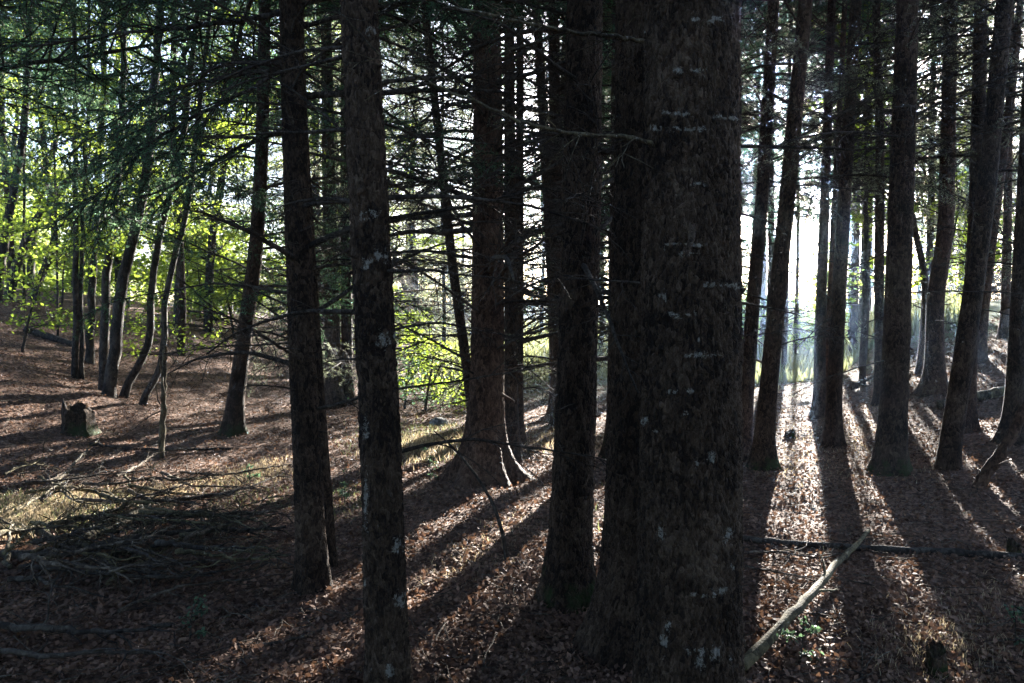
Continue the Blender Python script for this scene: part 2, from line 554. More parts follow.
def trunk_buf(axis, r_of, z0, zfine, ztop, sides, ds, rough, flare, roots, seed, lich=None, burls=True):
    """axis(z)->xy (local), built ring by ring; returns buffer, and lichen weights when asked"""
    r = np.random.default_rng(seed)
    zs = np.concatenate([np.arange(z0, zfine, ds), np.arange(zfine, ztop, max(.45, ds * 4)), [ztop]])
    th = np.arange(sides) * 2 * math.pi / sides
    ax = axis(zs)
    rr = np.array([r_of(z) for z in zs])
    ph, ph2 = r.random() * 6.28, r.random() * 6.28
    fl = flare * np.exp(-np.clip(zs, -.1, None) / (.12 + .09 * flare))[:, None] * (1 + roots * np.cos(th * 5 + ph)[None, :] + roots * .6 * np.cos(th * 3 + ph2)[None, :])
    rad = rr[:, None] * (1 + fl + .035 * np.cos(2 * th + ph)[None, :] + .02 * np.cos(3 * th + zs[:, None] * .7 + ph2))
    if rough:
        off = r.random(3) * 50
        vs = 60 if rough > .0075 else 58
        dv = np.zeros_like(rad); nf = int((zs < zfine).sum())
        ct, st = np.cos(th), np.sin(th)
        for i in range(nf):
            for j in range(sides):
                x, y, z = ct[j] * rr[i], st[j] * rr[i], zs[i]
                q = noise.noise((x * 7 + off[0], y * 7, z * 3)) * .35
                dd = noise.voronoi((x * vs + off[0] + q, y * vs + off[1] + q, z * vs * .42 + off[2] + q * 2))[0]
                pl = min(1, (dd[1] - dd[0]) / .4)
                dv[i, j] = rough * (pl * pl * (3 - 2 * pl) - 1) + rough * .35 * noise.noise((x * 90, y * 90, z * 60 + off[1])) + rough * .8 * noise.noise((x * 11 + off[2], y * 11, z * 6))
        rad = rad + dv
    v = np.stack([ax[:, :1] + rad * np.cos(th), ax[:, 1:] + rad * np.sin(th), np.broadcast_to(zs[:, None], rad.shape)], -1)
    k = len(zs)
    i = np.arange(k - 1)[:, None] * sides; j = np.arange(sides)[None, :]; jn = (j + 1) % sides
    b = Buf(); b.add(v, np.stack([i + j, i + jn, i + sides + jn, i + sides + j], -1))
    return b, v


SPRUCES = []


def spruce(label, pts, base=None, depth=None, w=20, wy=300, bark='bark', H=15, flare=.8, roots=.28, rough=0, sides=28, ds=.06,
           branches=(), crown=True, group=None, cat='tree', lichens=(), seed=None, crown_z=6.0, name='spruce_tree', crown_s=1.0, stubs=2):
    """pts: picture points up the trunk's middle; base: picture point where it meets the ground"""
    seed = seed if seed is not None else len(SPRUCES) * 7 + 3
    r = np.random.default_rng(seed)
    if base is not None:
        g = hit(*base); Yd = g[1]
        pts = list(pts) + [base]
    else:
        Yd = depth
    W = np.array([at(x, y, Yd) for x, y in pts])
    W = W[np.argsort(W[:, 2])]
    if base is None:                                   # the foot stands below the frame
        d = (W[1] - W[0]) / (W[1, 2] - W[0, 2])
        W = np.vstack([W[0] - d * (W[0, 2] + .05), W])
        g = np.array([W[0, 0], Yd, float(ground_h(W[0, 0], Yd))])
    d = (W[-1] - W[-2]) / max(.2, W[-1, 2] - W[-2, 2])
    d[:2] = np.clip(d[:2], -.12, .12) * .6
    ztop = g[2] + H
    if W[-1, 2] < ztop - 1:
        W = np.vstack([W, W[-1] + d * (ztop - W[-1, 2])])
    W = W - g
    axis = lambda z: spline(W, z)
    dist = np.linalg.norm(at(512, wy, Yd) - CAM)
    zr = at(pts[0][0], wy, Yd)[2] - g[2]
    r0 = w / 2 / F * Yd * 1.0
    r_of = lambda z: r0 * np.clip((H - z) / (H - zr), .06, 1.12)
    root = empty(name, g, label, cat, group)
    zf = min(H - 1, at(512, -25, Yd)[2] - g[2])
    b, v = trunk_buf(axis, r_of, -.25, zf, H, sides, ds, rough, flare, roots, seed)
    if stubs:
        z = .5
        while z < zf:
            z += r.uniform(.14, .34)
            for q in range(r.integers(1, stubs + 1)):
                a = r.random() * 6.28; c = axis(np.array([z]))[0]; R0 = r_of(z)
                p = np.array([c[0] + math.cos(a) * R0 * .93, c[1] + math.sin(a) * R0 * .93, z + r.normal(0, .02)])
                ln = r.choice([.02, .04, .06, .14], p=[.35, .35, .2, .1]) + R0 * .07
                d_ = np.array([math.cos(a), math.sin(a), r.normal(-.1, .3)]); k_ = r.uniform(.6, 1.3) * (.006 + R0 * .025)
                tube(b, wander(p - d_ * .02, d_, ln + .02, 4, .12, 0, r), np.array([2.2, 1.25, 1, .85, .3]) * k_, 6)
    me = b.mesh('trunk', [M[bark]], True)
    if bark == 'bark_lichen':
        w3 = v.reshape(-1, 3) + g
        val = np.zeros(len(w3), np.float32)
        # picture position of each vertex (a stain's place on the trunk, fixed to the bark once built)
        q = w3 - CAM
        cz = q[:, 1] * CP - q[:, 2] * SP; cy = q[:, 1] * SP + q[:, 2] * CP
        sx_, sy_ = 512 + F * q[:, 0] / cz, 341.5 - F * cy / cz
        specks = [(r.uniform(sx_.min(), sx_.max()), r.uniform(0, 690), r.uniform(1.5, 5), r.uniform(1.5, 6)) for _ in range(22)]
        shaped = []
        for (lx, ly, lw, lh) in lichens:
            if lw > 9:
                shaped += [(lx + lw * r.uniform(-.9, .9), ly + r.normal(0, lh * .3), lw * r.uniform(.15, .45), lh * r.uniform(.4, 1.0)) for _ in range(5)]
            else:
                shaped.append((lx, ly, lw, lh))
        for (lx, ly, lw, lh) in shaped + specks:
            dd = ((sx_ - lx) / (lw * 1.15)) ** 2 + ((sy_ - ly) / (lh * 1.2)) ** 2
            val = np.maximum(val, np.exp(-dd))
        val = np.concatenate([val, np.zeros(len(me.vertices) - len(val), np.float32)])
        a = me.attributes.new('lichen', 'FLOAT', 'POINT'); a.data.foreach_set('value', val.astype(np.float32))
    t = obj('trunk', me, root)
    for (kind, nb, za, zb, la, lb) in branches:
        done = 0
        for q in range(nb):
            z = za + (zb - za) * (q + r.random()) / nb
            az = r.random() * 6.28
            x, y = axis(np.array([z]))[0]
            s = r.uniform(la, lb)
            rr = r_of(z) * .85
            tip = np.array([x + math.cos(az) * s, y + math.sin(az) * s, z]) + g
            if np.linalg.norm((tip - CAM)[:2]) < 1.7 or (tip[1] < 2.6 and abs(tip[0]) < 2.2):
                continue
            me2 = BRM[kind][r.integers(len(BRM[kind]))]
            o = obj(BNAME[kind], me2, root)
            o.matrix_local = branch_matrix(Vector((x + rr * math.cos(az), y + rr * math.sin(az), z)), az, r.normal(-.05 if kind != 'dead' else .05, .18), s / 1.5, r.normal(0, .35))
    if crown:
        x, y = axis(np.array([crown_z]))[0]
        o = obj('crown', CROWN[r.integers(3)], root, (x, y, crown_z))
        sc_ = (H - crown_z) / 8.5
        o.scale = (crown_s, crown_s, sc_); o.rotation_euler = (0, 0, r.random() * 6.28)
    SPRUCES.append((root, axis, r_of, g))
    return root, axis, r_of, g


def limb(tree, pixpath, depths, r0, r1, ntw, tl, kind='dead', name='branch', seed=1, nd=110, bark='twig'):
    """one big branch drawn through picture points, with twigs of its own"""
    root, axis, r_of, g = tree
    r = np.random.default_rng(seed)
    n = len(pixpath)
    Ys = np.interp(np.linspace(0, 1, n), np.linspace(0, 1, len(depths)), depths)
    P = np.array([at(x, y, Yd) for (x, y), Yd in zip(pixpath, Ys)]) - g
    tt = np.linspace(0, n - 1, n * 5)
    path = np.stack([np.interp(tt, np.arange(n), P[:, k]) for k in range(3)], -1)
    ker = np.array([1, 2, 3, 2, 1]) / 9
    sm = np.stack([np.convolve(np.pad(path[:, k], 2, 'edge'), ker, 'valid') for k in range(3)], -1)
    sm += r.normal(0, r0 * .25, sm.shape); sm[0] = P[0]
    b = Buf()
    tube(b, sm, np.linspace(r0, r1, len(sm)) * (1 + .12 * r.normal(size=len(sm))), 7, 0)
    for k in range(ntw):
        t = .08 + .91 * (k + r.random()) / ntw
        p, d = sample(sm, t)
        s = 1 if k % 2 else -1
        hz = np.cross(d, (0, 0, 1.0)); hz = unit(hz)
        dd = d * r.uniform(.4, .9) + hz * s * r.uniform(.4, 1) + np.array([0, 0, r.normal(-.15, .25)])
        ln = tl * r.uniform(.4, 1.2) * (1.1 - .6 * t)
        sp = wander(p, dd, ln, 6, .13, -.4, r)
        tube(b, sp, np.linspace(max(r1, r0 * .32), .0012, 7), 4, 0)
        for q in range(int(ln / .07) + 1):
            p2, d2 = sample(sp, .15 + .83 * r.random())
            e2 = d2 + r.normal(0, .6, 3) * np.array([1, 1, .5])
            s3 = wander(p2, e2, r.uniform(.06, .3) * (.4 + ln), 3, .15, -.4, r)
            tube(b, s3, np.linspace(.0022, .001, 4), 3, 0)
            if kind == 'live':
                needles(b, s3, nd, .024, .0042, 1, r)
        if kind == 'live':
            needles(b, sp, nd, .024, .0042, 1, r)
    return obj(name, b.mesh(name, [M[bark], M['needle']]), root)


exec_trees = True
D = 'dead'; SPS = 'sparse'; LV = 'live'

# --- the near trunks
t6 = spruce('thickest trunk, in front, rough furrowed bark with rows of white lichen', [(691, 0), (690, 300), (689, 683)], depth=2.62, w=100, wy=340,
            bark='bark_lichen', H=17, rough=.0088, sides=270, ds=.0065, flare=.25, stubs=1, seed=5, crown_z=7,
            lichens=[(690, 70, 22, 5), (655, 128, 7, 4), (676, 114, 14, 3), (684, 129, 24, 3), (726, 119, 14, 4), (697, 184, 8, 3), (682, 245, 24, 3), (688, 253, 12, 3), (712, 285, 32, 5),
                     (676, 315, 18, 4), (698, 355, 26, 3), (677, 391, 14, 4), (664, 296, 6, 5), (712, 458, 5, 6), (661, 534, 5, 8), (705, 595, 14, 5), (722, 590, 8, 4),
                     (695, 652, 10, 8), (716, 652, 9, 9), (700, 663, 5, 9), (664, 640, 6, 7), (668, 625, 4, 8), (728, 535, 6, 9), (700, 20, 30, 4), (645, 420, 6, 5)])
t5 = spruce('thick dark trunk with a flared foot, half hidden behind the thickest one', [(652, 0), (650, 300), (645, 500)], base=(642, 648), w=78, wy=300,
            bark='bark', H=17, rough=.008, sides=220, ds=.0085, flare=.75, roots=.1, seed=6, crown_z=7)
t4 = spruce('straight dark trunk just left of the two thickest ones', [(585, 0), (581, 230), (574, 450)], base=(566, 598), w=40, wy=300,
            bark='bark_moss', H=16, rough=.0058, sides=140, ds=.009, flare=.6, roots=.2, seed=8, crown_z=6.5,
            branches=[(D, 16, 1.2, 5, .5, 1.2), ('limb', 14, 1.4, 4.6, .7, 1.5), (LV, 8, 4.2, 6.5, 1, 1.6)])
t2 = spruce('dark scaly trunk with pale lichen patches, its foot below the frame', [(359, 0), (369, 200), (380, 420), (388, 683)], depth=2.85, w=39, wy=300,
            bark='bark_lichen', H=16, rough=.0058, sides=150, ds=.0075, flare=.2, seed=10, crown_z=6.5,
            lichens=[(369, 214, 14, 6), (377, 258, 12, 9), (383, 342, 9, 9), (401, 601, 7, 9), (366, 500, 3, 30), (381, 670, 12, 5), (372, 30, 6, 5), (398, 545, 6, 8), (366, 430, 4, 10)],
            branches=[(D, 44, .9, 4.4, .5, 1.4), ('limb', 16, 1.2, 3.6, .45, .85)])
t1 = spruce('slim straight trunk left of the lichened one, standing on shaded leaves', [(291, 0), (297, 200), (304, 400)], base=(313, 588), w=27, wy=300,
            bark='bark', H=15, rough=.005, sides=90, ds=.01, flare=.45, seed=12, crown_z=6,
            branches=[(D, 22, .9, 4.4, .5, 1.3), ('limb', 14, 1.2, 4, .8, 1.6), (LV, 22, 2.6, 6, 1, 2.2)])
t1b = spruce('spindly dark stem rising close beside the slim straight trunk', [(296, 0), (308, 200), (320, 400)], base=(332, 566), w=11, wy=450,
             H=9, sides=14, ds=.1, flare=.3, crown_z=4.5, crown_s=.6, branches=[(D, 14, .8, 4.5, .3, .9)])
# --- the centre group
t3 = spruce('brown trunk in the centre with dark branch rings and spreading roots', [(487, 0), (488, 200), (487, 380)], base=(482, 482), w=33, wy=300,
            bark='bark_red', H=16, rough=.007, sides=110, ds=.014, flare=1.25, roots=.4, seed=15, stubs=5,
            branches=[(D, 80, .9, 5.5, .7, 2.0), (SPS, 20, 2.5, 6, 1, 2), ('limb', 34, 1.7, 5.2, .9, 2.1)])
spruce('narrow dark trunk close behind the brown centre trunk', [(509, 0), (510, 200), (511, 350)], base=(512, 460), w=13, wy=300, branches=[('limb', 22, .8, 5, .8, 1.8), (D, 34, .6, 5.5, .6, 1.6), (SPS, 10, 3, 6, 1, 1.8)], sides=16)
spruce('thin straight trunk showing between the centre trunk and the dark one', [(520, 60), (519, 300)], base=(518, 444), w=10, wy=400, branches=[(SPS, 30, .6, 6, .7, 1.7)], sides=14)
spruce('slender stem leaning behind the brown centre trunk', [(424, 0), (441, 160), (453, 270), (468, 375)], base=(476, 440), w=9, wy=250, branches=[(SPS, 26, .8, 6, .6, 1.4)], sides=14)
spruce('trunk with a mossy green foot seen behind the two thickest ones', [(620, 0), (619, 250)], base=(617, 457), w=20, wy=300, bark='bark_moss', branches=[('limb', 20, .8, 5, .8, 1.8), (D, 34, .7, 6, .6, 1.8), (SPS, 10, 3, 7, 1, 2)], flare=.6)
spruce('straight grey trunk against white sky left of the dark trunk', [(553, 0), (556, 150), (558, 300)], base=(560, 425), w=12, wy=120, branches=[(SPS, 40, .8, 9, .8, 2)], sides=14)
spruce('second grey trunk beside the straight one against white sky', [(536, 0), (546, 160), (553, 300)], base=(556, 415), w=10, wy=120, branches=[(SPS, 36, .8, 9, .8, 2)], sides=14)
# --- thin trunks between and behind the left pair
spruce('dark trunk in the thicket just right of the slim straight one', [(326, 0), (329, 200), (332, 320)], base=(334, 408), w=15, wy=300, branches=[(SPS, 44, .5, 8, .8, 2), (LV, 12, 3, 8, 1, 2)], sides=14)
spruce('thin dark trunk in the thicket beside the lichened trunk', [(345, 0), (345, 200), (347, 330)], base=(347, 405), w=11, wy=330, branches=[(SPS, 40, .5, 8, .8, 2), (LV, 10, 3, 8, 1, 2)], sides=14)
spruce('leaning dark trunk alone on the leafy slope left of the slim one', [(265, 0), (262, 150), (256, 250), (241, 360)], base=(231, 433), w=14, wy=280,
       bark='bark_moss', branches=[(D, 16, .8, 5, .6, 1.6), (LV, 46, 1.6, 8, 1, 2.6)], sides=18)

spruce('spruce whose boughs hang in at the upper left corner, its trunk out of frame', [(-180, 0), (-178, 300)], base=(-176, 560), w=26, wy=300, H=14, branches=[(LV, 44, 2.5, 6, 1.6, 3.0)], sides=18)
# --- the right-hand stand
RB = [(D, 18, 1.0, 3.5, .5, 1.3), (D, 24, 3, 8, .8, 2.0), (SPS, 18, 2.6, 9, .9, 2.1)]
spruce('slim leaning trunk right behind the thickest one', [(774, 0), (762, 200), (750, 340)], base=(742, 460), w=13, wy=250, branches=RB)
spruce('leaning trunk that hides the sun, with a flared mossy foot', [(806, 0), (787, 200), (771, 360)], base=(761, 467), w=16, wy=250, branches=RB, flare=.8, bark='bark_moss')
spruce('straight narrow trunk standing at the edge of the bright meadow', [(832, 0), (824, 220), (820, 330)], base=(819, 418), w=9.5, wy=250, branches=RB)
spruce('slightly thicker trunk beside the narrow one at the meadow edge', [(856, 0), (843, 220), (836, 350)], base=(832, 446), w=13, wy=250, branches=RB)
spruce('brownish slim trunk just behind the pair at the meadow edge', [(845, 0), (834, 220), (829, 330)], base=(827, 412), w=6.5, wy=300, bark='bark_red', branches=RB[1:])
spruce('thin pale stem between the meadow pair and the stout trunk', [(876, 0), (880, 150), (879, 280)], base=(880, 404), w=8, wy=150, branches=RB[1:], sides=12)
h6 = spruce('stout straight trunk with mossy foot on the sunlit slope', [(908, 0), (901, 200), (896, 350)], base=(890, 470), w=24, wy=250, bark='bark_moss', branches=RB, flare=.55, sides=40, ds=.05, rough=.004, seed=31)
spruce('reddish crooked trunk on the slope right of the stout one', [(951, 0), (948, 130), (946, 230), (935, 300)], base=(935, 391), w=15.5, wy=300, bark='bark_red', branches=RB, sides=20)
spruce('straight dark trunk behind the leaning one on the right', [(981, 0), (976, 220), (969, 340)], base=(965, 430), w=14.5, wy=250, branches=RB)
h9 = spruce('leaning dark trunk crossing in front of a straight one on the right', [(1005, 0), (987, 190), (968, 330)], base=(947, 467), w=17, wy=250, branches=RB[1:], sides=30, flare=.3)
spruce('trunk cut off by the right edge of the frame', [(1034, 0), (1025, 200), (1018, 330)], base=(1013, 440), w=16, wy=300, branches=RB)
spruce('thin leaning trunk, sunlit brown, far up the slope', [(1012, 90), (996, 210), (985, 300)], base=(979, 362), w=9, wy=260, bark='bark_red', branches=RB[1:], sides=12)
spruce('thin straight trunk, sunlit brown, farthest up the slope', [(1010, 60), (1008, 200), (1006, 280)], base=(1005, 338), w=8, wy=260, bark='bark_red', branches=RB[1:], sides=12)
spruce('small forked stem of a young tree behind the stout trunk', [(905, 180), (915, 230), (926, 280)], base=(922, 372), w=7, wy=300, H=9, crown_z=5, branches=RB[1:2], sides=10, crown_s=.6)

# big limbs that show singly
limb(t6, [(662, 148), (638, 138), (600, 136), (564, 133), (520, 121), (465, 98), (418, 77), (380, 56), (345, 18)], (2.55, 2.3, 2.3), .0085, .002, 12, .3, name='lichened_dead_branch', seed=3, bark='deadmoss')
limb(t5, [(650, 42), (610, 36), (560, 30), (510, 20), (452, 6), (400, -10)], (3.15, 2.9, 2.8), .010, .003, 12, .4, name='dead_branch', seed=4, bark='deadmoss')
limb(t5, [(640, 283), (620, 281), (590, 280), (558, 274), (535, 262)], (3.1, 2.9), .006, .0015, 6, .2, name='dead_branch', seed=5)
limb(t1, [(286, 12), (240, 20), (180, 29), (100, 35), (45, 46), (-30, 44)], (4.1, 4.3, 4.6), .017, .006, 34, .75, 'live', 'needled_branch', 6)
limb(t1, [(288, 68), (230, 76), (180, 86), (130, 110), (90, 138), (60, 160)], (4.1, 4.2, 4.4), .013, .003, 30, .7, 'live', 'needled_branch', 7)
limb(t1, [(284, 70), (230, 100), (180, 124), (140, 150), (110, 185), (60, 218)], (4.1, 3.9, 3.7), .013, .003, 30, .7, 'live', 'needled_branch', 8)
limb(t1, [(290, 130), (250, 142), (210, 165), (165, 190), (130, 200), (90, 232)], (4.1, 4.4, 4.8), .012, .003, 26, .7, 'live', 'needled_branch', 9)
limb(t1, [(300, 296), (260, 287), (210, 283), (160, 292), (115, 300), (80, 318)], (4.1, 4.3, 4.6), .009, .002, 18, .35, 'live', 'needled_branch', 10)
limb(t1, [(302, 342), (260, 345), (220, 346), (180, 352), (140, 356)], (4.1, 4.0), .006, .002, 12, .35, 'dead', 'dead_branch', 11)
limb(h9, [(1003, 5), (975, 25), (945, 45), (920, 66)], (7.1, 6.9), .02, .004, 14, .7, name='dead_branch', seed=12)
limb(h9, [(990, 55), (960, 70), (930, 92), (915, 110), (890, 128)], (7.1, 6.8), .016, .004, 14, .7, name='dead_branch', seed=13)
limb(h9, [(975, 150), (950, 172), (925, 190), (912, 205)], (7.2, 6.9), .009, .003, 10, .5, name='dead_branch', seed=14)


# ------------------------------------------------------------------ broadleaf trees
def broadleaf(label, pts, base, w, wy, H=9, leafmat='leaf', nl=12, h0=2.5, lf=.075, group=None, seed=0, dens=1.0, name='broadleaf_tree', limb_len=2.0, bark='bark_smooth', g=None, pos=None, flat=.55):
    r = np.random.default_rng(seed)
    if base is not None:
        g = hit(*base); Yd = g[1]
        W = np.array([at(x, y, Yd) for x, y in list(pts) + [base]]); W = W[np.argsort(W[:, 2])]
        d = unit(W[-1] - W[-2]); d = unit(d * .5 + np.array([0, 0, .6]))
        if W[-1, 2] - g[2] < H:
            W = np.vstack([W, W[-1] + d * (H - (W[-1, 2] - g[2])) / max(d[2], .3)])
        r0 = w / 2 / F * Yd
    else:
        g = np.array(pos); W = wander(g, (r.normal(0, .1), r.normal(0, .1), 1), H, 6, .08, .3, r); r0 = w
    W = W - g
    root = empty(name, g, label, {'shrub': 'shrub', 'seedling': 'plant'}.get(name, 'tree'), group)
    tt = np.linspace(0, 1, 44)
    cum = np.concatenate([[0], np.cumsum(np.linalg.norm(np.diff(W, axis=0), axis=1))]); cum /= cum[-1]
    path = np.stack([np.interp(tt, cum, W[:, k]) for k in range(3)], -1)
    for _ in range(2):
        path[1:-1] = (path[:-2] + path[1:-1] * 2 + path[2:]) / 4
    path[1:] += r.normal(0, r0 * .14, path[1:].shape)
    rad = r0 * (1.15 - tt) ** .8; rad[0] *= 1.35
    path[0, 2] -= .15
    b = Buf(); tube(b, path, rad, 12, 0)
    obj('trunk', b.mesh('trunk', [M[bark]], True), root)
    b = Buf(); cen = []
    for k in range(nl):
        t = max(h0 / H, .12) + (1 - max(h0 / H, .12)) * (k + r.random()) / nl
        p, d = sample(path, min(t, .99))
        a = r.random() * 6.28
        ln = limb_len * r.uniform(.5, 1.1) * (1.15 - .6 * t)
        lp = wander(p, (math.cos(a), math.sin(a), r.uniform(.0, .6)), ln, 7, .16, -.1, r)
        tube(b, lp, np.linspace(min(r0, max(.006, r0 * .35 * (1.1 - t))), min(.004, r0 * .5), 8), 5, 0)
        for q in range(7):
            p2, d2 = sample(lp, .25 + .74 * r.random())
            sp = wander(p2, d2 + r.normal(0, .7, 3) * np.array([1, 1, .5]), ln * r.uniform(.2, .5), 4, .2, -.2, r)
            tube(b, sp, np.linspace(min(.005, r0 * .5), min(.002, r0 * .3), 5), 3, 0)
            nn = int(dens * 26 * ln / 1.5)
            c = sp[r.integers(0, 5, nn)] + r.normal(0, min(.11, limb_len * .12), (nn, 3)) * np.array([1, 1, .35])
            cen.append(c)
    leaves(b, np.concatenate(cen), lf, 1, r, flat)
    obj('crown', b.mesh('crown', [M['twig'], M[leafmat]]), root)
    return root


LFT = [
    ('upright thin stem at the left of the tree clump on the bank', [(75, 60), (75, 130), (76, 250)], (75, 378), 5.5),
    ('whippy stem close beside the leftmost stem of the clump', [(88, 120), (84, 190), (81, 290)], (82, 379), 4),
    ('straight dark stem second in thickness in the bank clump', [(104, 90), (98, 190), (93, 260)], (89, 362), 7),
    ('dark stem in the middle of the bank clump', [(122, 120), (113, 229), (105, 280), (105, 328)], (103, 391), 8),
    ('thickest kinked stem in the middle of the bank clump', [(150, 150), (138, 215), (126, 264), (119, 300), (115, 351)], (107, 396), 10.5),
    ('stem bowing out to the right from the foot of the clump', [(182, 150), (162, 221), (152, 284), (150, 343), (139, 368)], (120, 396), 7),
    ('lowest bowed stem curving right out of the clump', [(188, 210), (174, 260), (163, 304), (166, 345), (158, 378)], (138, 404), 6),
    ('straight thin trunk farther back beyond the bank clump', [(184, 80), (182, 181), (180, 260)], (176, 335), 7),
    ('crooked stem leaning right on top of the left bank', [(140, 140), (105, 158), (75, 173), (40, 213), (24, 245)], (6, 300), 8),
    ('stem with a bent elbow on top of the left bank', [(44, 150), (51, 201), (56, 237), (46, 265)], (32, 300), 6.5),
    ('dark stem at the left edge of the frame', [(24, 130), (14, 190), (4, 245)], (-4, 302), 8),
    ('pencil-thin sapling stem on the left bank', [(25, 120), (24, 182), (24, 250)], (24, 306), 2.5),
    ('pencil-thin stem before the clump on the left bank', [(55, 180), (57, 250)], (58, 342), 2),
]
for k, (lb, pts, bs, w) in enumerate(LFT):
    broadleaf(lb, pts, bs, w, 250, H=8.5, leafmat='leaf' if k % 3 else 'leaf_cool', nl=12, h0=1.9, seed=100 + k, dens=2.8 if w > 3 else .8, limb_len=2.3 if w > 3 else 1, lf=.055)

# leafy trees on and beyond the left bank
spots = [(-11.5, 15), (-9.5, 18), (-7, 17), (-13, 20), (-5.4, 21), (-10.5, 24), (-16, 23), (-7.5, 27), (-14, 30), (-19, 31), (-10, 36), (-3.5, 27), (-17, 42), (-8, 46), (-24, 40), (-30, 46), (-22, 55), (-12, 56), (-35, 58), (-28, 68), (-5, 60), (-18, 72), (-42, 66)]
for k, (x, y) in enumerate(spots):
    broadleaf('leafy sunlit tree in the bright wood beyond the left bank', None, None, .09, 0, H=9 + (k % 4), leafmat='leaf' if y < 22 else 'leaf_lit', nl=24, h0=.5, lf=.08, seed=200 + k,
              group='leafy trees beyond the left bank', dens=1.5, limb_len=3.2, pos=(x, y, float(ground_h(x, y))))
# the green one behind the meadow pair on the right
broadleaf('bright green backlit young broadleaf tree behind the stout trunk', [(866, 120), (866, 230), (864, 320)], (862, 384), 6, 250, H=6.0, nl=34, h0=1.2, seed=300, dens=1.9, limb_len=.9, lf=.075)
broadleaf('light green sapling among the trunks far up the right slope', None, None, .03, 0, H=4.2, nl=14, h0=.6, seed=301, dens=.8, limb_len=1.0, pos=(9.6, 15.5, float(ground_h(9.6, 15.5))))
for k, (x, y, h_) in enumerate([(8.6, 19.5, 3.8), (7.3, 12.7, 3.6), (10.8, 17.6, 3.6), (12.6, 22, 4.2)]):
    broadleaf('thin young broadleaf tree with backlit leaves on the right slope', None, None, .022, 0, H=h_, nl=15, h0=.7, seed=340 + k, dens=.8, limb_len=1.0, lf=.075, pos=(x, y, float(ground_h(x, y))), group='young broadleaf trees on the right slope')
for k, (px, py, h_, lb) in enumerate([(190, 640, .16, 'tiny green seedling in the shade left of the lichened trunk'), (622, 545, .24, 'yellow-green seedling between the two dark trunks by the thickest one'), (800, 662, .2, 'low dark green seedling beside the debarked pole'),
                                     (1016, 645, .2, 'green seedling at the lower right edge'), (345, 505, .3, 'green leafy plant just behind the slim straight trunk'), (250, 486, .2, 'green plant in the sun by the brush pile'), (430, 480, .3, 'grassy green plant between the lichened and centre trunks')]):
    broadleaf(lb, None, None, .004, 0, H=h_, nl=4, h0=.02, seed=360 + k, dens=5, limb_len=.10, lf=.022, leafmat='leaf_cool', name='seedling', pos=hit(px, py))
# shrub in the clearing left of the centre trunk
for k, (px, py, sc_) in enumerate([(425, 412, 1.0), (405, 409, .8)]):
    g = hit(px, py)
    broadleaf(['bright green leafy shrub at the clearing left of the centre trunk', 'smaller green shrub beside the lichened trunk at the clearing'][k], None, None, .02, 0, H=sc_, nl=16, h0=.1, seed=310 + k,
              dens=1.6, limb_len=.8, lf=.05, name='shrub', pos=g, leafmat=('leaf', 'leaf_cool')[k])

for k, (px, py, sc_, lb) in enumerate([(22, 352, 1.5, 'leafy bush on the edge of the left bank'), (60, 318, 1.6, 'light green bush on top of the left bank'), (165, 372, 1.4, 'small leafy bush at the right foot of the bank clump'), (205, 330, 1.8, 'pale green bush in the clearing right of the bank clump')]):
    g = hit(px, py)
    broadleaf(lb, None, None, .02, 0, H=sc_, nl=14, h0=.2, seed=330 + k, dens=.9, limb_len=1.0, lf=.07, name='shrub', pos=g)

BUSH = []
for k in range(3):
    rt = broadleaf('leafy bush in the undergrowth beyond the left bank', None, None, .025, 0, H=2.4, nl=22, h0=.1, seed=350 + k, dens=1.1, limb_len=1.3, lf=.10, name='shrub', pos=(-8 - k, 19 + k * 3, float(ground_h(-8 - k, 19 + k * 3))), group='bushes beyond the left bank')
    BUSH.append(rt)
for k in range(44):
    y = 17 + 34 * random.random() ** 1.3; x = y * random.uniform(-.85, -.14)
    src = BUSH[k % 3]; c = src.copy(); COL.objects.link(c)
    c.location = (x, y, float(ground_h(x, y))); c.rotation_euler = (0, 0, random.random() * 6.28); q = random.uniform(.7, 1.4); c.scale = (q * 1.1, q * 1.1, q)
    for ch in src.children:
        d = ch.copy(); COL.objects.link(d); d.parent = c

for k in range(26):
    y = random.uniform(19, 46); x = y * random.uniform(.24, .46)
    src = BUSH[k % 3]; c = src.copy(); COL.objects.link(c); c['label'] = 'sunlit low bush in the bright meadow beyond the trees'; c['group'] = 'bushes in the bright meadow'
    c.location = (x, y, float(ground_h(x, y))); c.rotation_euler = (0, 0, random.random() * 6.28); q = random.uniform(.35, .8); c.scale = (q * 1.4, q * 1.4, q)
    for ch in src.children:
        d = ch.copy(); COL.objects.link(d); d.parent = c

# ------------------------------------------------------------------ background spruces (four built once, copied)
PROTO = []
for k in range(4):
    H = 13 + k
    c = crown_buf(.5, H, 2.2, (('dead', 'dead', 'sparse', 'sparse')[k], ('sparse', 'live', 'sparse', 'live')[k]), 70 + k, per=5, step=.36, zdead=(4.5, 6.5, 6, 4.5)[k])
    cm = c.mesh('crown', [M['twig'], M['needle_grey' if k % 2 == 0 else 'needle']])
    tb = Buf(); zs = np.linspace(-.3, H, 12)
    tube(tb, np.stack([.05 * np.sin(zs), .05 * np.cos(zs * .8), zs], -1), np.linspace(.12, .02, 12), 10)
    PROTO.append((cm, tb.mesh('trunk', [M['bark']], True)))


def bgspruce(x, y, k, s, label, group):
    root = empty('spruce_tree', (x, y, float(ground_h(x, y))), label, 'tree', group)
    root.rotation_euler = (0, 0, random.random() * 6.28); root.scale = (s, s, s)
    obj('crown', PROTO[k][0], root); obj('trunk', PROTO[k][1], root)


